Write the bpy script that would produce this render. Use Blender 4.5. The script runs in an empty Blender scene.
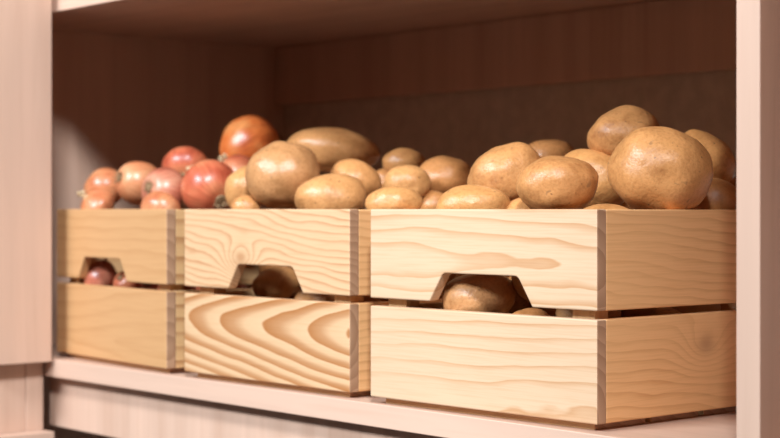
import bpy, bmesh, math, random
from mathutils import Vector, Matrix, noise

# ------------------------------------------------------------------ camera, world, lights, exposure
S = bpy.context.scene
COL = S.collection
YAW = 0.8644                                     # angle between the shelf front and the picture plane

cd = bpy.data.cameras.new('camera')
cam = bpy.data.objects.new('camera', cd)
COL.objects.link(cam)
cam.location = (0.7564, -0.8281, 0.1498)
cam.rotation_euler = (math.pi / 2, 0, YAW)
cd.sensor_width = 36.0
cd.lens = 36.0 * 1658.6 / 780
cd.shift_y = -9.6 / 780
cd.clip_start = 0.01
cd.dof.use_dof = True
cd.dof.focus_distance = 1.15
cd.dof.aperture_fstop = 8.5
S.camera = cam

w = bpy.data.worlds.new('room_light')
S.world = w
w.use_nodes = True
bg = w.node_tree.nodes['Background']
bg.inputs['Color'].default_value = (1.0, 0.72, 0.50, 1)
bg.inputs['Strength'].default_value = 0.02

def area(name, loc, target, sx, sy, power, color):
    l = bpy.data.lights.new(name, 'AREA')
    l.shape = 'RECTANGLE'; l.size = sx; l.size_y = sy; l.energy = power; l.color = color
    o = bpy.data.objects.new(name, l); COL.objects.link(o)
    o.location = loc
    o.rotation_euler = (Vector(target) - Vector(loc)).to_track_quat('-Z', 'Y').to_euler()
    return o

area('window_softbox', (-0.40, -2.15, 1.42), (-0.20, 0.05, 0.12), 1.1, 0.4, 104, (0.87, 1.0, 1.10))
area('added_fill_light', (1.32, -1.25, 1.75), (-0.7, -0.05, 0.12), 0.35, 0.35, 100, (0.90, 1.0, 1.07))  # fill light added from the right to brighten the cupboard door

vs = S.view_settings
vs.view_transform = 'Standard'
vs.look = 'None'
vs.exposure = -0.08
vs.gamma = 1.0
vs.use_curve_mapping = False

# ------------------------------------------------------------------ helpers
def link(name, bm, mat, parent=None, smooth=False, loc=None, rot=None):
    me = bpy.data.meshes.new(name)
    bm.normal_update()
    bm.to_mesh(me); bm.free()
    if mat: me.materials.append(mat)
    if smooth:
        for p in me.polygons: p.use_smooth = True
    o = bpy.data.objects.new(name, me); COL.objects.link(o)
    if parent: o.parent = parent
    if loc: o.location = loc
    if rot: o.rotation_euler = rot
    return o

def thing(name, label, cat, loc=(0, 0, 0), rot=(0, 0, 0), group=None):
    o = bpy.data.objects.new(name, None); COL.objects.link(o)
    o.empty_display_size = 0.05
    o.location = loc; o.rotation_euler = rot
    o['label'] = label; o['category'] = cat
    if group: o['group'] = group
    return o

def box_bm(sx, sy, sz, bev=0.0012, seg=2):
    """a box centred on its own origin with softened edges"""
    bm = bmesh.new()
    bmesh.ops.create_cube(bm, size=1.0)
    bmesh.ops.scale(bm, vec=(sx, sy, sz), verts=bm.verts)
    if bev:
        bmesh.ops.bevel(bm, geom=bm.edges[:], offset=bev, segments=seg, affect='EDGES', profile=0.5)
    return bm

def panel(name, x0, x1, y0, y1, z0, z1, mat, parent, bev=0.0006):
    return link(name, box_bm(x1 - x0, y1 - y0, z1 - z0, bev, 2), mat, parent,
                loc=((x0 + x1) / 2, (y0 + y1) / 2, (z0 + z1) / 2))

# ------------------------------------------------------------------ materials
class NT:
    def __init__(self, name):
        self.m = bpy.data.materials.new(name)
        self.m.use_nodes = True
        self.t = self.m.node_tree
        self.b = self.t.nodes['Principled BSDF']
    def n(self, typ, **kw):
        x = self.t.nodes.new(typ)
        for k, v in kw.items(): setattr(x, k, v)
        return x
    def l(self, a, b): self.t.links.new(a, b)
    def math(self, op, a, b=None, c=None):
        x = self.n('ShaderNodeMath', operation=op)
        for i, v in enumerate((a, b, c)):
            if v is None: continue
            if isinstance(v, (int, float)): x.inputs[i].default_value = v
            else: self.l(v, x.inputs[i])
        return x.outputs[0]
    def noise(self, vec, scale, detail=3, rough=0.5, dist=0.0):
        x = self.n('ShaderNodeTexNoise')
        x.inputs['Scale'].default_value = scale
        x.inputs['Detail'].default_value = detail
        x.inputs['Roughness'].default_value = rough
        x.inputs['Distortion'].default_value = dist
        self.l(vec, x.inputs['Vector'])
        return x.outputs['Fac']
    def mapping(self, vec, scale=(1, 1, 1), loc=(0, 0, 0)):
        x = self.n('ShaderNodeMapping')
        x.inputs['Scale'].default_value = scale
        x.inputs['Location'].default_value = loc
        self.l(vec, x.inputs['Vector'])
        return x.outputs[0]
    def ramp(self, fac, stops, interp='LINEAR'):
        x = self.n('ShaderNodeValToRGB')
        x.color_ramp.interpolation = interp
        els = x.color_ramp.elements
        while len(els) > 1: els.remove(els[-1])
        els[0].position = stops[0][0]; els[0].color = (*stops[0][1], 1)
        for p, c in stops[1:]:
            e = els.new(p); e.color = (*c, 1)
        self.l(fac, x.inputs[0])
        return x.outputs[0]
    def mix(self, fac, a, b, mode='MIX'):
        x = self.n('ShaderNodeMix', data_type='RGBA', blend_type=mode)
        for v, k in ((fac, 0), (a, 6), (b, 7)):
            if isinstance(v, (int, float)): x.inputs[k].default_value = v
            elif isinstance(v, tuple): x.inputs[k].default_value = (*v, 1)
            else: self.l(v, x.inputs[k])
        return x.outputs[2]
    def bump(self, h, strength, dist=0.001):
        x = self.n('ShaderNodeBump')
        x.inputs['Strength'].default_value = strength
        x.inputs['Distance'].default_value = dist
        self.l(h, x.inputs['Height'])
        self.l(x.outputs[0], self.b.inputs['Normal'])

def g(c):                                          # grey triple
    return (c, c, c)

def laminate(name, axis, base=(0.61, 0.385, 0.282)):
    """pale pinkish beech laminate, fine grain along one axis (0 x, 1 y, 2 z)"""
    k = NT(name)
    tc = k.n('ShaderNodeTexCoord').outputs['Object']
    sc = [160.0, 160.0, 160.0]; sc[axis] = 7.0
    sc2 = [38.0, 38.0, 38.0]; sc2[axis] = 1.6
    f1 = k.noise(k.mapping(tc, tuple(sc)), 1.0, 4, 0.6)
    f2 = k.noise(k.mapping(tc, tuple(sc2), (3.1, 1.7, 0.4)), 1.0, 3, 0.5, 0.4)
    d = tuple(b * v for b, v in zip(base, (0.93, 0.90, 0.88)))
    lt = tuple(min(1, b * 1.08) for b in base)
    c1 = k.ramp(f2, [(0.32, d), (0.5, base), (0.7, lt)])
    c2 = k.ramp(f1, [(0.30, (0.88, 0.83, 0.80)), (0.52, g(1.0))])
    k.l(k.mix(0.42, c1, c2, 'MULTIPLY'), k.b.inputs['Base Color'])
    k.b.inputs['Roughness'].default_value = 0.42
    return k.m

def pine(name, pale, late, freq=120.0, oy=0.05, oz=0.10, slope=0.0, wob=0.004, knots=(), strength=0.8, seed=0.0, wide=0.55, fade=0.35):
    """flat-sawn pine: growth rings round an axis at (oy, oz) from the board, drifting with slope along it"""
    k = NT(name)
    tcn = k.n('ShaderNodeTexCoord')
    tc = tcn.outputs['Object']
    sp = k.n('ShaderNodeSeparateXYZ'); k.l(tc, sp.inputs[0])
    x, y, z = sp.outputs
    n1 = k.noise(k.mapping(tc, (9, 25, 25), (seed, seed * 2.3, 0.7)), 1.0, 2, 0.5)
    n2 = k.noise(k.mapping(tc, (40, 150, 150), (seed * 1.7, 0.2, 4.0)), 1.0, 2, 0.5)
    zz = k.math('ADD', z, oz)
    yy = k.math('ADD', y, oy)
    r = k.math('SQRT', k.math('ADD', k.math('MULTIPLY', yy, yy), k.math('MULTIPLY', zz, zz)))
    r = k.math('MULTIPLY_ADD', x, slope, r)
    r = k.math('MULTIPLY_ADD', k.math('SUBTRACT', n1, 0.5), wob * 5, r)
    r = k.math('MULTIPLY_ADD', k.math('SUBTRACT', n2, 0.5), wob * 0.45, r)
    kn_mask = None
    for (kx, kz, amp, size) in knots:
        dx = k.math('MULTIPLY', k.math('SUBTRACT', x, kx), 1 / (size * 1.5))
        dz = k.math('MULTIPLY', k.math('SUBTRACT', z, kz), 1 / size)
        d2 = k.math('ADD', k.math('MULTIPLY', dx, dx), k.math('MULTIPLY', dz, dz))
        e = k.math('EXPONENT', k.math('MULTIPLY', d2, -1.0))
        r = k.math('MULTIPLY_ADD', e, amp, r)
        kn = k.math('EXPONENT', k.math('MULTIPLY', d2, -5.0))
        kn_mask = kn if kn_mask is None else k.math('MAXIMUM', kn_mask, kn)
    fr = k.math('FRACT', k.math('MULTIPLY', k.math('ADD', r, 1.0), freq))
    ring = k.ramp(fr, [(0.0, g(0.0)), (wide, g(0.12)), (wide + 0.24, g(0.70)), (0.95, g(1.0)), (1.0, g(0.0))])
    big = k.noise(k.mapping(tc, (5, 14, 14), (seed * 3, 1.0, 2.0)), 1.0, 2, 0.5)
    st = k.ramp(big, [(0.33, g(fade)), (0.65, g(1.0))])
    fac = k.math('MULTIPLY', k.math('MULTIPLY', ring, st), strength)
    col = k.mix(fac, pale, late)
    fib = k.noise(k.mapping(tc, (22, 900, 900), (seed, 0, 0)), 1.0, 3, 0.6)
    col = k.mix(0.5, col, k.ramp(fib, [(0.3, (0.86, 0.80, 0.72)), (0.55, g(1.0))]), 'MULTIPLY')
    if kn_mask is not None:
        col = k.mix(k.math('MULTIPLY', kn_mask, 0.6), col, (0.42, 0.20, 0.09))
    # sawn end grain is a darker, greyer brown than the planed faces
    nsp = k.n('ShaderNodeSeparateXYZ'); k.l(tcn.outputs['Normal'], nsp.inputs[0])
    endm = k.math('GREATER_THAN', k.math('ABSOLUTE', nsp.outputs[0]), 0.85)
    eg = k.mix(fr, (0.47, 0.265, 0.155), (0.34, 0.175, 0.095))
    col = k.mix(endm, col, eg)
    k.l(col, k.b.inputs['Base Color'])
    k.b.inputs['Roughness'].default_value = 0.5
    k.bump(fib, 0.12, 0.0006)
    return k.m

def potato_skin(name, base, dark):
    k = NT(name)
    tc = k.n('ShaderNodeTexCoord').outputs['Object']
    rnd = k.n('ShaderNodeObjectInfo').outputs['Random']
    off = k.n('ShaderNodeCombineXYZ')
    k.l(k.math('MULTIPLY', rnd, 7.0), off.inputs[0]); k.l(k.math('MULTIPLY', rnd, 13.0), off.inputs[1])
    va = k.n('ShaderNodeVectorMath', operation='ADD'); k.l(tc, va.inputs[0]); k.l(off.outputs[0], va.inputs[1])
    v = va.outputs[0]
    big = k.noise(v, 42, 4, 0.6)
    fine = k.noise(v, 420, 4, 0.65)
    mid = k.noise(v, 150, 3, 0.6)
    lt = tuple(min(1, b * q) for b, q in zip(base, (1.12, 1.13, 1.18)))
    col = k.ramp(big, [(0.30, dark), (0.46, base), (0.68, lt)])
    hue = k.ramp(rnd, [(0.0, (0.92, 0.85, 0.80)), (0.5, g(1.0)), (1.0, (1.0, 0.96, 0.86))])
    col = k.mix(1.0, col, hue, 'MULTIPLY')
    col = k.mix(0.55, col, k.ramp(fine, [(0.32, (0.66, 0.56, 0.46)), (0.55, g(1.0))]), 'MULTIPLY')
    vo = k.n('ShaderNodeTexVoronoi'); vo.inputs['Scale'].default_value = 190; k.l(v, vo.inputs['Vector'])
    sp = k.ramp(vo.outputs['Distance'], [(0.10, g(1.0)), (0.24, g(0.0))])
    gate = k.ramp(mid, [(0.55, g(0.0)), (0.63, g(1.0))])
    m = k.math('MULTIPLY', k.math('MULTIPLY', sp, gate), 0.8)
    col = k.mix(m, col, (0.10, 0.045, 0.018))
    sc = k.noise(v, 85, 2, 0.5, 1.5)                # scuffs left by digging
    scm = k.ramp(sc, [(0.69, g(0.0)), (0.74, g(0.55))])
    col = k.mix(scm, col, (0.20, 0.10, 0.045))
    k.l(col, k.b.inputs['Base Color'])
    k.l(k.ramp(big, [(0.35, g(0.44)), (0.65, g(0.30))]), k.b.inputs['Roughness'])
    k.b.inputs['Specular IOR Level'].default_value = 0.42
    h = k.math('ADD', k.math('MULTIPLY', fine, 0.6), mid)
    k.bump(h, 0.40, 0.0014)
    return k.m

def onion_skin(name, base, dark, light):
    k = NT(name)
    tc = k.n('ShaderNodeTexCoord').outputs['Object']
    sp = k.n('ShaderNodeSeparateXYZ'); k.l(tc, sp.inputs[0])
    ang = k.math('ARCTAN2', sp.outputs[1], sp.outputs[0])
    cx = k.n('ShaderNodeCombineXYZ')
    k.l(k.math('MULTIPLY', k.math('SINE', ang), 3.0), cx.inputs[0])
    k.l(k.math('MULTIPLY', k.math('COSINE', ang), 3.0), cx.inputs[1])
    k.l(k.math('MULTIPLY', sp.outputs[2], 12.0), cx.inputs[2])
    st = k.noise(cx.outputs[0], 4.5, 4, 0.65)
    bigv = k.noise(tc, 32, 2, 0.5)
    col = k.ramp(bigv, [(0.32, dark), (0.5, base), (0.68, light)])
    col = k.mix(0.6, col, k.ramp(st, [(0.36, (0.50, 0.32, 0.26)), (0.55, g(1.0))]), 'MULTIPLY')
    k.l(col, k.b.inputs['Base Color'])
    k.b.inputs['Roughness'].default_value = 0.33
    k.b.inputs['Specular IOR Level'].default_value = 0.5
    k.bump(st, 0.15, 0.0008)
    return k.m

def plain(name, c, rough=0.7):
    k = NT(name)
    tc = k.n('ShaderNodeTexCoord').outputs['Object']
    f = k.noise(tc, 60, 4, 0.6)
    k.l(k.ramp(f, [(0.3, tuple(v * 0.8 for v in c)), (0.7, c)]), k.b.inputs['Base Color'])
    k.b.inputs['Roughness'].default_value = rough
    return k.m

LAM_V = laminate('beech_laminate_upright_grain', 2)
LAM_H = laminate('beech_laminate_long_grain', 0)
LAM_Y = laminate('beech_laminate_cross_grain', 1)
BACK = plain('hardboard_back', (0.66, 0.52, 0.42), 0.6)
FLOOR = plain('dark_floor', (0.035, 0.028, 0.025), 0.6)

# ------------------------------------------------------------------ setting: floor
FZ = -0.44
bm = bmesh.new()
bmesh.ops.create_grid(bm, x_segments=1, y_segments=1, size=1.0)
bmesh.ops.scale(bm, vec=(2.6, 2.6, 1), verts=bm.verts)
fl = link('floor', bm, FLOOR, loc=(0, -1.2, FZ)); fl['kind'] = 'structure'

# ------------------------------------------------------------------ the open storage cabinet
SH = -0.0178                                       # underside of the bottom shelf (its top is z = 0)
CEIL = 0.348                                       # underside of the shelf above
cab = thing('storage_cabinet', 'pale beech open storage cabinet whose shelf holds the wooden crates', 'cabinet', (0, 0.2, FZ))
def cpart(name, x0, x1, y0, y1, z0, z1, mat, bev=0.0006):
    return panel(name, x0, x1, y0 - 0.2, y1 - 0.2, z0 - FZ, z1 - FZ, mat, cab, bev)
cpart('side_panel', -0.902, -0.884, -0.004, 0.40, FZ, 1.05, LAM_V)
cpart('side_panel', 0.1232, 0.1410, -0.010, 0.3995, FZ, 1.05, LAM_V)
cpart('side_panel', 0.560, 0.578, -0.010, 0.40, FZ, 1.05, LAM_V)
cpart('shelf', -0.8838, 0.1230, -0.008, 0.399, SH, 0.0, LAM_H)
cpart('shelf', 0.1412, 0.5598, -0.008, 0.399, SH, 0.0, LAM_H)
cpart('shelf', -0.8838, 0.1230, -0.004, 0.399, CEIL, CEIL + 0.020, LAM_H)
cpart('shelf', 0.1412, 0.5598, -0.004, 0.399, CEIL, CEIL + 0.020, LAM_H)
cpart('back_panel', -0.902, 0.578, 0.400, 0.406, FZ, 1.05, BACK, 0)
cpart('back_rail', -0.8838, 0.1230, 0.385, 0.3995, 0.2775, 0.3475, LAM_V)
cpart('back_rail', 0.1412, 0.5598, 0.385, 0.3995, 0.2775, 0.3475, LAM_V)
cpart('apron_board', -0.7560, 0.1230, 0.006, 0.022, -0.0700, SH - 0.0002, LAM_V)
cpart('apron_board', 0.1412, 0.5598, 0.006, 0.022, -0.0700, SH - 0.0002, LAM_V)

# ------------------------------------------------------------------ the cupboard standing at right angles on the left
cup = thing('corner_cupboard', 'pale pinkish wood cupboard at the left edge, at right angles to the crate shelf', 'cupboard', (-0.90, -0.06, FZ))
def upart(name, x0, x1, y0, y1, z0, z1, mat, bev=0.0006):
    return panel(name, x0 + 0.90, x1 + 0.90, y0 + 0.06, y1 + 0.06, z0 - FZ, z1 - FZ, mat, cup, bev)
upart('door', -0.738, -0.720, -0.088, -0.0115, -0.0020, 1.05, LAM_V)
upart('drawer_front', -0.738, -0.720, -0.088, -0.0085, -0.40, -0.0720, LAM_Y)
upart('filler_strip', -0.7565, -0.7400, -0.0293, -0.0100, -0.0735, -0.0026, LAM_V)
upart('recessed_board', -0.7570, -0.7408, -0.088, -0.0298, -0.0775, -0.0026, LAM_V)
upart('carcass', -1.05, -0.7385, -0.088, -0.0195, -0.0022, 1.05, LAM_V)
upart('plinth', -1.05, -0.7580, -0.088, -0.0195, FZ, -0.0026, LAM_V)

# unseen open door added on the next bay to shade the upright's right face
cpart('door', 0.560, 0.578, -0.50, -0.0115, -0.0020, 1.05, LAM_V)

# ------------------------------------------------------------------ crates
W, L, T = 0.23, 0.31, 0.0095
ZB0, ZB1, ZU0, ZU1 = 0.0051, 0.0754, 0.0815, 0.1500
def handle_board_bm(h, cutx):
    """the handle board: a trapezoid notch with rounded upper corners cut into its lower edge"""
    hw, z0, z1 = W / 2, -h / 2, h / 2
    ct = z0 + 0.0213
    pts = [(-hw, z0), (cutx - 0.0520, z0)]
    def arc(cx, cz, r, a0, a1, n=5):
        return [(cx + r * math.cos(math.radians(a0 + (a1 - a0) * i / n)), cz + r * math.sin(math.radians(a0 + (a1 - a0) * i / n))) for i in range(n + 1)]
    r = 0.0062
    pts += arc(cutx - 0.0345, ct - r, r, 150, 90)
    pts += arc(cutx + 0.0345, ct - r, r, 90, 30)
    pts += [(cutx + 0.0520, z0), (hw, z0), (hw, z1), (-hw, z1)]
    bm = bmesh.new()
    vs_ = [bm.verts.new((x, -T / 2, z)) for x, z in pts]
    f = bm.faces.new(vs_)
    ex = bmesh.ops.extrude_face_region(bm, geom=[f])
    bmesh.ops.translate(bm, vec=(0, T, 0), verts=[v for v in ex['geom'] if isinstance(v, bmesh.types.BMVert)])
    bmesh.ops.recalc_face_normals(bm, faces=bm.faces[:])
    ed = [e for e in bm.edges if len(e.link_faces) == 2 and e.calc_face_angle() > 0.9]
    bmesh.ops.bevel(bm, geom=ed, offset=0.0010, segments=2, affect='EDGES', profile=0.5)
    bmesh.ops.triangulate(bm, faces=[f for f in bm.faces if len(f.verts) > 4])
    return bm

def crate(label, fr, ang, cutx, mats, plain_mat):
    """fr: front right corner on the shelf"""
    ca, sa = math.cos(ang), math.sin(ang)
    cx, cy = -W / 2, L / 2
    root = thing('wooden_crate', label, 'crate', (fr[0] + cx * ca - cy * sa, fr[1] + cx * sa + cy * ca, 0.0), (0, 0, ang), 'pine crates on the shelf')
    hb, hu = ZB1 - ZB0, ZU1 - ZU0
    zb, zu = (ZB0 + ZB1) / 2, (ZU0 + ZU1) / 2
    yf = -L / 2 + T / 2
    link('front_board', handle_board_bm(hu, cutx), mats['fu'], root, loc=(0, yf, zu))
    link('front_board', box_bm(W, T, hb, 0.0010), mats['fl'], root, loc=(0, yf, zb))
    link('back_board', handle_board_bm(hu, 0.0), plain_mat, root, loc=(0, -yf, zu))
    link('back_board', box_bm(W, T, hb, 0.0010), plain_mat, root, loc=(0, -yf, zb))
    ls = L - 2 * T - 0.0006
    for s in (1, -1):
        xs = s * (W / 2 - T / 2 - 0.0004)
        rz = math.pi / 2 if s > 0 else -math.pi / 2
        link('side_board', box_bm(ls, T, hu, 0.0010), mats['su'] if s > 0 else plain_mat, root, loc=(xs, 0, zu - 0.0003), rot=(0, 0, rz))
        link('side_board', box_bm(ls, T, hb, 0.0010), mats['sl'] if s > 0 else plain_mat, root, loc=(xs, 0, zb), rot=(0, 0, rz))
    for sx in (1, -1):
        for sy in (1, -1):
            ph = ZU1 - 0.006 - ZB0
            link('corner_post', box_bm(ph, 0.0205, 0.0140, 0.0006), plain_mat, root,
                 loc=(sx * (W / 2 - T - 0.0008 - 0.01025), sy * (L / 2 - T - 0.0002 - 0.0070), ZB0 + 0.0002 + ph / 2), rot=(math.pi / 2, math.pi / 2, 0) if False else (0, -math.pi / 2, math.pi / 2))
    n = 5
    sw = (L - 0.016 - 0.006 * (n - 1)) / n
    for i in range(n):
        link('bottom_slat', box_bm(W - 0.018, sw, 0.0050, 0.0006), plain_mat, root,
             loc=(0, -L / 2 + 0.008 + sw / 2 + i * (sw + 0.006), 0.0025))
    return root

P3, Lt3 = (0.66, 0.425, 0.265), (0.50, 0.235, 0.095)
P2, Lt2 = (0.67, 0.405, 0.225), (0.42, 0.15, 0.048)
P1, Lt1 = (0.57, 0.295, 0.130), (0.42, 0.18, 0.058)
S3, Ls3 = (0.84, 0.455, 0.200), (0.58, 0.25, 0.08)
pine_plain = pine('pine_plain', (0.64, 0.38, 0.18), (0.48, 0.22, 0.07), 130, 0.05, 0.09, 0.02, 0.004, (), 0.6, 5.0)
m3 = dict(
    fu=pine('pine_handle_front_pale', P3, Lt3, 95, 0.010, 0.004, 0.035, 0.0036, (), 0.85, 1.3, 0.6, 0.5),
    fl=pine('pine_lower_front_pale', P3, Lt3, 118, 0.030, 0.034, -0.03, 0.0024, (), 0.85, 2.1, 0.66, 0.4),
    su=pine('pine_upper_side_tan', S3, Ls3, 150, 0.02, 0.075, 0.06, 0.0035, (), 0.75, 3.4),
    sl=pine('pine_lower_side_tan', S3, Ls3, 135, 0.03, 0.060, 0.05, 0.0045, ((-0.035, 0.012, 0.022, 0.016),), 0.75, 4.2))
m2 = dict(
    fu=pine('pine_handle_front_knotted', P2, Lt2, 170, 0.012, 0.045, 0.10, 0.0045, ((-0.030, -0.010, 0.030, 0.016),), 0.75, 6.3),
    fl=pine('pine_lower_front_cathedral', P2, (0.38, 0.135, 0.035), 118, 0.022, -0.012, -0.15, 0.0014, (), 1.0, 7.7, 0.36, 0.8),
    su=pine('pine_upper_side_amber', S3, Ls3, 150, 0.02, 0.075, 0.03, 0.003, (), 0.7, 8.4),
    sl=pine('pine_lower_side_amber', S3, Ls3, 150, 0.02, 0.080, 0.03, 0.003, (), 0.7, 9.1))
m1 = dict(
    fu=pine('pine_handle_front_amber', P1, Lt1, 85, 0.02, 0.050, 0.02, 0.0035, (), 0.45, 10.3),
    fl=pine('pine_lower_front_amber', P1, Lt1, 70, 0.006, 0.016, -0.10, 0.0035, (), 0.5, 11.7),
    su=pine('pine_upper_side_banded', (0.66, 0.39, 0.18), (0.34, 0.13, 0.04), 60, 0.02, 0.075, 0.03, 0.003, (), 0.9, 12.4),
    sl=pine('pine_lower_side_banded', (0.66, 0.39, 0.18), (0.34, 0.13, 0.04), 80, 0.02, 0.080, 0.03, 0.003, (), 0.9, 13.1))

CR = {3: ((0.0, 0.0), 0.0288), 2: ((-0.2596, -0.0031), 0.0148), 1: ((-0.5185, -0.0067), -0.0704)}
crate('pale pine crate of potatoes nearest the right-hand upright, its side face showing', *CR[3], 0.0035, m3, pine_plain)
crate('pine crate of potatoes with bold brown swirling grain, middle of the row', *CR[2], 0.0035, m2, pine_plain)
crate('amber pine crate full of red-brown onions beside the left cupboard', *CR[1], -0.0140, m1, pine_plain)

# ------------------------------------------------------------------ potatoes
SKIN = potato_skin('potato_skin_tan', (0.54, 0.240, 0.083), (0.38, 0.148, 0.046))
SKIN_Y = potato_skin('potato_skin_yellow', (0.55, 0.254, 0.092), (0.40, 0.165, 0.053))
SKIN_G = potato_skin('potato_skin_earthy', (0.50, 0.245, 0.100), (0.34, 0.157, 0.056))

def potato_mesh(a, b, d, seed, sub=4, dents=()):
    rnd = random.Random(seed)
    bm = bmesh.new()
    bmesh.ops.create_icosphere(bm, subdivisions=sub, radius=1.0)
    off = Vector((seed * 3.17, seed * 1.31, seed * 0.77))
    dl = list(dents)
    for i in range(5):
        v = Vector((rnd.gauss(0, 1), rnd.gauss(0, 1), rnd.gauss(0, 1))).normalized()
        dl.append((v, rnd.uniform(0.02, 0.05), rnd.uniform(0.10, 0.17)))
    m = (a + b + d) / 3
    for v in bm.verts:
        n = v.co.normalized()
        # a little squarer than an ellipsoid, with broad lumps
        k = 1.0 + 0.085 * noise.noise(n * 1.3 + off) + 0.03 * noise.noise(n * 3.1 + off) + 0.006 * noise.noise(n * 9 + off)
        k += 0.035 * (1 - max(abs(n.x), abs(n.y), abs(n.z)))
        for dv, dep, rad in dl:
            q = (n - Vector(dv).normalized()).length / rad
            if q < 3: k -= dep * math.exp(-q * q) * (0.02 / m) ** 0.3
        v.co = Vector((n.x * a * k, n.y * d * k, n.z * b * k))
    return bm

GRP = {}
def potato(label, x, y, z, a, b, d, roll, seed, skin=SKIN, group=None, sub=4, dents=()):
    o = link('potato', potato_mesh(a, b, d, seed, sub, dents), skin, smooth=True, loc=(x, y, z))
    o.rotation_euler = (Matrix.Rotation(YAW, 3, 'Z') @ Matrix.Rotation(-math.radians(roll), 3, 'Y')).to_euler()
    o['label'] = label; o['category'] = 'potato'
    if group: o['group'] = group
    return o

R3, R2 = 'potatoes in the right crate', 'potatoes in the middle crate'
POT = [
 # label, x, y, z, half width, half height, half depth, tilt, skin, group
 ('biggest potato, dimpled and shiny, resting on the right rim of the right crate', -0.0292, 0.0999, 0.1769, 0.0376, 0.0326, 0.0351, -8, SKIN, R3),
 ('topmost potato of the whole heap, rounded, behind the biggest dimpled potato', -0.1063, 0.1483, 0.2077, 0.0296, 0.0218, 0.0257, 8, SKIN, R3),
 ('tilted brown potato sloping down behind the right shoulder of the biggest potato', -0.0627, 0.1916, 0.1896, 0.0256, 0.0186, 0.0221, -38, SKIN, R3),
 ('shaded potato low at the right rim, tucked under the tilted brown potato', -0.0392, 0.1730, 0.1539, 0.0219, 0.0189, 0.0204, 0, SKIN, R3),
 ('dark potato half hidden behind the pale right upright of the cabinet', -0.0597, 0.2337, 0.1572, 0.0190, 0.0190, 0.0190, 0, SKIN, R3),
 ('oval potato at the front corner of the right crate, left of the biggest potato', -0.0811, 0.0469, 0.1675, 0.0298, 0.0218, 0.0245, 6, SKIN, R3),
 ('smooth potato wedged behind the oval front-corner potato and below the topmost one', -0.1191, 0.1256, 0.1718, 0.0294, 0.0240, 0.0241, -20, SKIN_Y, R3),
 ('distant small potato showing only its top, just left of the topmost potato', -0.2774, 0.2405, 0.1966, 0.0232, 0.0161, 0.0196, 0, SKIN, R2),
 ('large egg-shaped potato leaning at the middle of the right crate, dark eye low right', -0.1633, 0.0737, 0.1757, 0.0302, 0.0240, 0.0258, 28, SKIN, R3),
 ('low wide potato behind the front board of the right crate, before the large egg-shaped one', -0.1539, 0.0308, 0.1524, 0.0279, 0.0158, 0.0197, 0, SKIN_Y, R3),
 ('sliver of potato between the low wide potato and the oval front-corner one', -0.1285, 0.0606, 0.1463, 0.0181, 0.0128, 0.0154, 0, SKIN, R3),
 ('smooth out-of-focus potato left of the large egg-shaped one', -0.3234, 0.1557, 0.1766, 0.0255, 0.0202, 0.0229, 0, SKIN, R2),
 ('small far potato peeking over the greenish-eyed one, right of the long potato', -0.3991, 0.1748, 0.1926, 0.0203, 0.0138, 0.0171, 0, SKIN, R2),
 ('golden potato with dented eyes below the small far one', -0.3144, 0.1047, 0.1715, 0.0205, 0.0171, 0.0188, -10, SKIN_Y, R2),
 ('small low potato above the left end of the right crate front board', -0.2875, 0.0669, 0.1551, 0.0240, 0.0141, 0.0172, 5, SKIN_Y, R2),
 ('bit of a dull potato squeezed between the small far potato and the low one', -0.4041, 0.1536, 0.1731, 0.0119, 0.0137, 0.0128, 0, SKIN, R2),
 ('flat top of a buried potato beneath the biggest dimpled potato at the crate corner', -0.0415, 0.0547, 0.1408, 0.0228, 0.0128, 0.0178, 0, SKIN_Y, R3),
 ('sliver of potato in the dark gap left of the foot of the biggest dimpled potato', -0.1388, 0.1718, 0.1549, 0.0176, 0.0136, 0.0156, 0, SKIN, R3),
 ('tiny bit of potato showing between the golden dented one and the low wide one', -0.2994, 0.1223, 0.1536, 0.0137, 0.0120, 0.0128, 0, SKIN, R2),
 ('earthy potato filling the handle opening of the right crate', -0.1473, 0.0308, 0.0825, 0.0285, 0.0203, 0.0244, 8, SKIN_G, R3),
 ('brown potato behind the right end of the handle opening in the right crate', -0.1482, 0.0761, 0.0832, 0.0169, 0.0200, 0.0184, -40, SKIN, R3),
 ('potato seen through the thin gap right of the handle opening in the right crate', -0.0907, 0.0279, 0.0683, 0.0159, 0.0101, 0.0130, 0, SKIN, R3),
 ('dark potato seen through the side gap of the right crate', -0.0705, 0.1440, 0.0658, 0.0213, 0.0106, 0.0160, 0, SKIN_G, R3),
 ('large round dusty potato at the left front of the middle crate', -0.4068, 0.0426, 0.1790, 0.0332, 0.0306, 0.0303, 10, SKIN_G, R2),
 ('longest potato, stretched across the back of the middle crate', -0.4769, 0.1530, 0.2062, 0.0446, 0.0209, 0.0328, -6, SKIN_Y, R2),
 ('golden oval potato at the front of the middle crate beside the large dusty one', -0.3488, 0.0490, 0.1586, 0.0306, 0.0221, 0.0250, 0, SKIN_Y, R2),
 ('speckled potato behind the golden oval one, under the end of the longest potato', -0.3820, 0.1025, 0.1750, 0.0239, 0.0186, 0.0213, -15, SKIN, R2),
 ('pale potato half hidden on the left of the large dusty one, next to the onions', -0.4570, 0.0377, 0.1672, 0.0188, 0.0206, 0.0177, 0, SKIN_Y, R2),
 ('small pale bit of potato at the rim below the half-hidden pale one', -0.4300, 0.0185, 0.1510, 0.0131, 0.0114, 0.0123, 0, SKIN_Y, R2),
 ('potato in shadow inside the handle opening of the middle crate', -0.4269, 0.0499, 0.0837, 0.0222, 0.0151, 0.0205, 10, SKIN_G, R2),
]
DENTS = {0: (((-0.02, -0.97, -0.18), 0.10, 0.17), ((-0.35, -0.7, 0.55), 0.04, 0.2)), 13: (((0.25, -0.9, -0.1), 0.09, 0.16),)}
for i, p in enumerate(POT):
    potato(p[0], *p[1:8], 1.7 * i + 0.6, p[8], p[9], 4, DENTS.get(i, ()))

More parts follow.
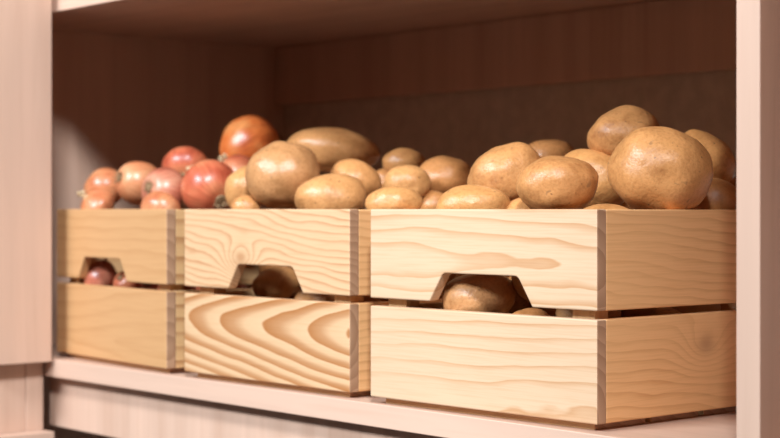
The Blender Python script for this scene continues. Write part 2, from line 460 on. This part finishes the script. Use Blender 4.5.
# ------------------------------------------------------------------ onions
ON_O = onion_skin('onion_skin_orange', (0.78, 0.185, 0.042), (0.60, 0.105, 0.026), (0.84, 0.30, 0.09))
ON_R = onion_skin('onion_skin_red', (0.55, 0.130, 0.060), (0.40, 0.07, 0.032), (0.62, 0.21, 0.095))
ON_P = onion_skin('onion_skin_pinkish', (0.50, 0.165, 0.095), (0.36, 0.09, 0.05), (0.57, 0.25, 0.15))
ON_T = onion_skin('onion_skin_tan', (0.58, 0.21, 0.09), (0.47, 0.135, 0.055), (0.64, 0.29, 0.14))
HUSK = plain('dry_onion_husk', (0.70, 0.47, 0.26), 0.7)
ROOT = plain('dry_onion_roots', (0.30, 0.17, 0.08), 0.8)

def bulb_bm(r, hz, seed):
    rnd = random.Random(seed)
    ns, nr = 40, 26
    bm = bmesh.new()
    rings = []
    for i in range(nr + 1):
        t = i / nr
        a = -math.pi / 2 + math.pi * t
        rr = math.cos(a) ** 0.92 if 0 < i < nr else 0.0
        z = math.sin(a)
        if z > 0: z = z + 0.16 * max(0, z - 0.72) / 0.28       # drawn up toward the neck
        if z < -0.9: z = -0.9 + (z + 0.9) * 0.3
        if i in (0, nr):
            rings.append([bm.verts.new((0, 0, z * hz))])
        else:
            row = []
            for j in range(ns):
                ph = 2 * math.pi * j / ns
                n = Vector((math.cos(ph), math.sin(ph), z))
                q = 1 + 0.03 * noise.noise(n * 1.2 + Vector((seed, 0, 0))) + 0.006 * math.sin(ph * 9 + seed)
                row.append(bm.verts.new((r * rr * q * math.cos(ph), r * rr * q * math.sin(ph), z * hz)))
            rings.append(row)
    for i in range(nr):
        A, B = rings[i], rings[i + 1]
        for j in range(ns):
            j2 = (j + 1) % ns
            if len(A) == 1: bm.faces.new((A[0], B[j2], B[j]))
            elif len(B) == 1: bm.faces.new((A[j], A[j2], B[0]))
            else: bm.faces.new((A[j], A[j2], B[j2], B[j]))
    bmesh.ops.recalc_face_normals(bm, faces=bm.faces[:])
    return bm

def neck_bm(r, hz, seed):
    """withered neck: a twisted, flared, ragged tube of papery husk"""
    rnd = random.Random(seed)
    bm = bmesh.new()
    prof = [(0.30, 0.93), (0.17, 1.06), (0.12, 1.20), (0.10, 1.36), (0.13, 1.50)]
    ns = 12; rows = []
    for k, (q, z) in enumerate(prof):
        row = []
        for j in range(ns):
            ph = 2 * math.pi * j / ns + 0.25 * k
            w_ = 1 + 0.28 * math.sin(3 * ph + seed) + rnd.uniform(-.1, .1)
            jag = rnd.uniform(-.08, .12) if k == len(prof) - 1 else 0
            row.append(bm.verts.new((r * (q * w_ * math.cos(ph) + 0.03 * k), r * q * w_ * math.sin(ph), hz * (z + jag))))
        rows.append(row)
    for A, B in zip(rows, rows[1:]):
        for j in range(ns): bm.faces.new((A[j], A[(j + 1) % ns], B[(j + 1) % ns], B[j]))
    bm.faces.new(rows[-1])
    bmesh.ops.recalc_face_normals(bm, faces=bm.faces[:])
    return bm

def roots_bm(r, hz, seed):
    """a corky disc with a tuft of short dry roots"""
    rnd = random.Random(seed)
    bm = bmesh.new()
    bmesh.ops.create_cone(bm, cap_ends=True, segments=14, radius1=r * 0.17, radius2=r * 0.24, depth=r * 0.10,
                          matrix=Matrix.Translation((0, 0, -hz * 0.93)))
    for i in range(34):
        ph = rnd.uniform(0, 6.28); q = rnd.uniform(0.02, 0.20) * r; ln = rnd.uniform(0.14, 0.30) * r
        p = Vector((q * math.cos(ph), q * math.sin(ph), -hz * 0.93))
        d = Vector((math.cos(ph) * 0.9 + rnd.uniform(-.5, .5), math.sin(ph) * 0.9 + rnd.uniform(-.5, .5), -1)).normalized()
        mtx = Matrix.Translation(p + d * ln / 2) @ d.to_track_quat('Z', 'Y').to_matrix().to_4x4()
        bmesh.ops.create_cone(bm, cap_ends=True, segments=4, radius1=r * 0.022, radius2=r * 0.010, depth=ln, matrix=mtx)
    return bm

RT, UPV, BK = Vector((math.cos(YAW), math.sin(YAW), 0)), Vector((0, 0, 1)), Vector((math.sin(YAW), -math.cos(YAW), 0))
OG = 'onions in the left crate'
def onion(label, x, y, z, r, hz, axis, skin, seed, group=OG):
    """axis: where the neck points, as (rightward, upward, outward)"""
    v = (RT * axis[0] + UPV * axis[1] + BK * axis[2]).normalized()
    t = thing('onion', label, 'onion', (x, y, z), v.to_track_quat('Z', 'Y').to_euler(), group)
    link('bulb', bulb_bm(r, hz, seed), skin, t, True)
    link('neck', neck_bm(r, hz, seed), HUSK, t, True)
    link('root_tuft', roots_bm(r, hz, seed), ROOT, t)
    return t
ONI = [
 ('pale tan onion at the left of the heap with its dry neck poking out left', -0.7083, 0.0435, 0.1725, 0.0192, 0.0192, (-1.0, -.25, .1), ON_T),
 ('large reddish onion second from the left with a shaggy root end turned left', -0.6566, 0.0503, 0.1760, 0.0218, 0.0238, (.68, -.22, -.55), ON_T),
 ('bright red onion at the back between the shaggy-rooted one and the big orange one', -0.6726, 0.1163, 0.1912, 0.0246, 0.0184, (.05, .5, -.86), ON_R),
 ('shiny pinkish onion at the front with a dark root end on its left', -0.6065, 0.0473, 0.1676, 0.0232, 0.0203, (.62, -.2, -.7), ON_P),
 ('red onion at the right rim of the onion crate with a dark hairy root end', -0.5610, 0.0698, 0.1703, 0.0277, 0.0248, (-.50, .50, -.70), ON_R),
 ('biggest orange onion on top of the onion heap, neck pointing down left', -0.6456, 0.1787, 0.2145, 0.0332, 0.0290, (-.74, -.36, .56), ON_O),
 ('half-hidden orange onion low at the left end of the onion crate rim', -0.7049, 0.0322, 0.1522, 0.0201, 0.0141, (-.7, .6, .3), ON_T),
 ('tan-orange onion just above the front rim, below the shiny pinkish one', -0.5829, 0.0288, 0.1473, 0.0209, 0.0161, (.5, .4, -.8), ON_T),
 ('pale pink onion in the handle opening of the onion crate', -0.6976, 0.0314, 0.0800, 0.0171, 0.0171, (.2, 1, -.5), ON_P),
 ('orange-red onion at the right corner of the handle opening of the onion crate', -0.6643, 0.0412, 0.0758, 0.0139, 0.0129, (.5, -.6, -.8), ON_R),
 ('dull red onion tucked under the biggest orange one', -0.6134, 0.1395, 0.1834, 0.0222, 0.0191, (.6, -.3, -.8), ON_R),
]
for i, o in enumerate(ONI): onion(o[0], *o[1:6], o[6], o[7], i * 1.9 + 0.3)

# ------------------------------------------------------------------ the buried layers that carry the visible ones
def fill(crate_id, fixed, n, r0, r1, seed):
    (fx, fy), a = CR[crate_id]
    ca, sa = math.cos(a), math.sin(a)
    def tol(p):
        dx, dy = p[0] - fx, p[1] - fy
        return (dx * ca + dy * sa, -dx * sa + dy * ca, p[2])
    F = [(Vector(tol(p[:3])), p[3]) for p in fixed]
    rnd = random.Random(seed)
    B = []
    for i in range(n):
        r = rnd.uniform(r0, r1)
        B.append([Vector((rnd.uniform(-0.20, -0.03), rnd.uniform(0.03, 0.28), rnd.uniform(0.03, 0.12))), r])
    for it in range(500):
        for b in B: b[0].z -= 0.0004
        for i, b in enumerate(B):
            for q in range(i):
                c = B[q]; d = b[0] - c[0]; ln = d.length or 1e-6; o = b[1] + c[1] - ln
                if o > 0:
                    d = d / ln * o * 0.5; b[0] += d; c[0] -= d
            for p, r in F:
                d = b[0] - p; ln = d.length or 1e-6; o = b[1] + r - ln
                if o > 0: b[0] += d / ln * o
            p, r = b
            p.x = min(max(p.x, -W + T + r + .001), -T - r - .030)
            p.y = min(max(p.y, T + r + .030), L - T - r - .001)
            p.z = min(max(p.z, 0.0055 + r), 0.148 - r)
    return [(fx + p.x * ca - p.y * sa, fy + p.x * sa + p.y * ca, p.z, r) for p, r in B]

def inside(cid):
    lim = {3: (-0.245, 0.02), 2: (-0.51, -0.25), 1: (-0.80, -0.515)}[cid]
    return [(p[1], p[2], p[3], (p[4] + p[5] + p[6]) / 3) for p in POT if lim[0] < p[1] < lim[1]] + \
           [(p[1], p[2], p[3], (p[4] + p[5]) / 2) for p in ONI if lim[0] < p[1] < lim[1]]

for cid, n, lab, grp in ((3, 42, 'tan potato buried under the others inside the right crate', 'buried potatoes in the right crate'),
                         (2, 42, 'tan potato buried under the others inside the middle crate', 'buried potatoes in the middle crate')):
    protos = [potato_mesh(1.0, 1.0, 1.0, 40 + cid + k, 3) for k in range(3)]
    mes = []
    for k, bmx in enumerate(protos):
        me = bpy.data.meshes.new('potato'); bmx.to_mesh(me); bmx.free(); me.materials.append((SKIN, SKIN_Y, SKIN_G)[k])
        for f in me.polygons: f.use_smooth = True
        mes.append(me)
    rnd = random.Random(cid)
    for i, (x, y, z, r) in enumerate(fill(cid, inside(cid), n, 0.020, 0.026, 11 * cid)):
        o = bpy.data.objects.new('potato', mes[i % 3]); COL.objects.link(o)
        o.location = (x, y, z); o.scale = (r * 1.0, r * 0.93, r * 0.92)
        o.rotation_euler = (rnd.uniform(0, 6), rnd.uniform(0, 6), rnd.uniform(0, 6))
        o['label'] = lab; o['category'] = 'potato'; o['group'] = grp

base = None
rnd = random.Random(5)
for i, (x, y, z, r) in enumerate(fill(1, inside(1), 30, 0.024, 0.027, 77)):
    lab = 'red-brown onion buried under the others inside the left crate'
    if base is None:
        base = onion(lab, x, y, z, 0.0205, 0.0180, (0.3, 0.5, 0.4), ON_R, 3.3, 'buried onions in the left crate')
        continue
    o = base.copy(); COL.objects.link(o)
    o.location = (x, y, z)
    o.rotation_euler = (rnd.uniform(0, 6), rnd.uniform(0, 6), rnd.uniform(0, 6))
    for ch in base.children:
        c_ = ch.copy(); COL.objects.link(c_); c_.parent = o
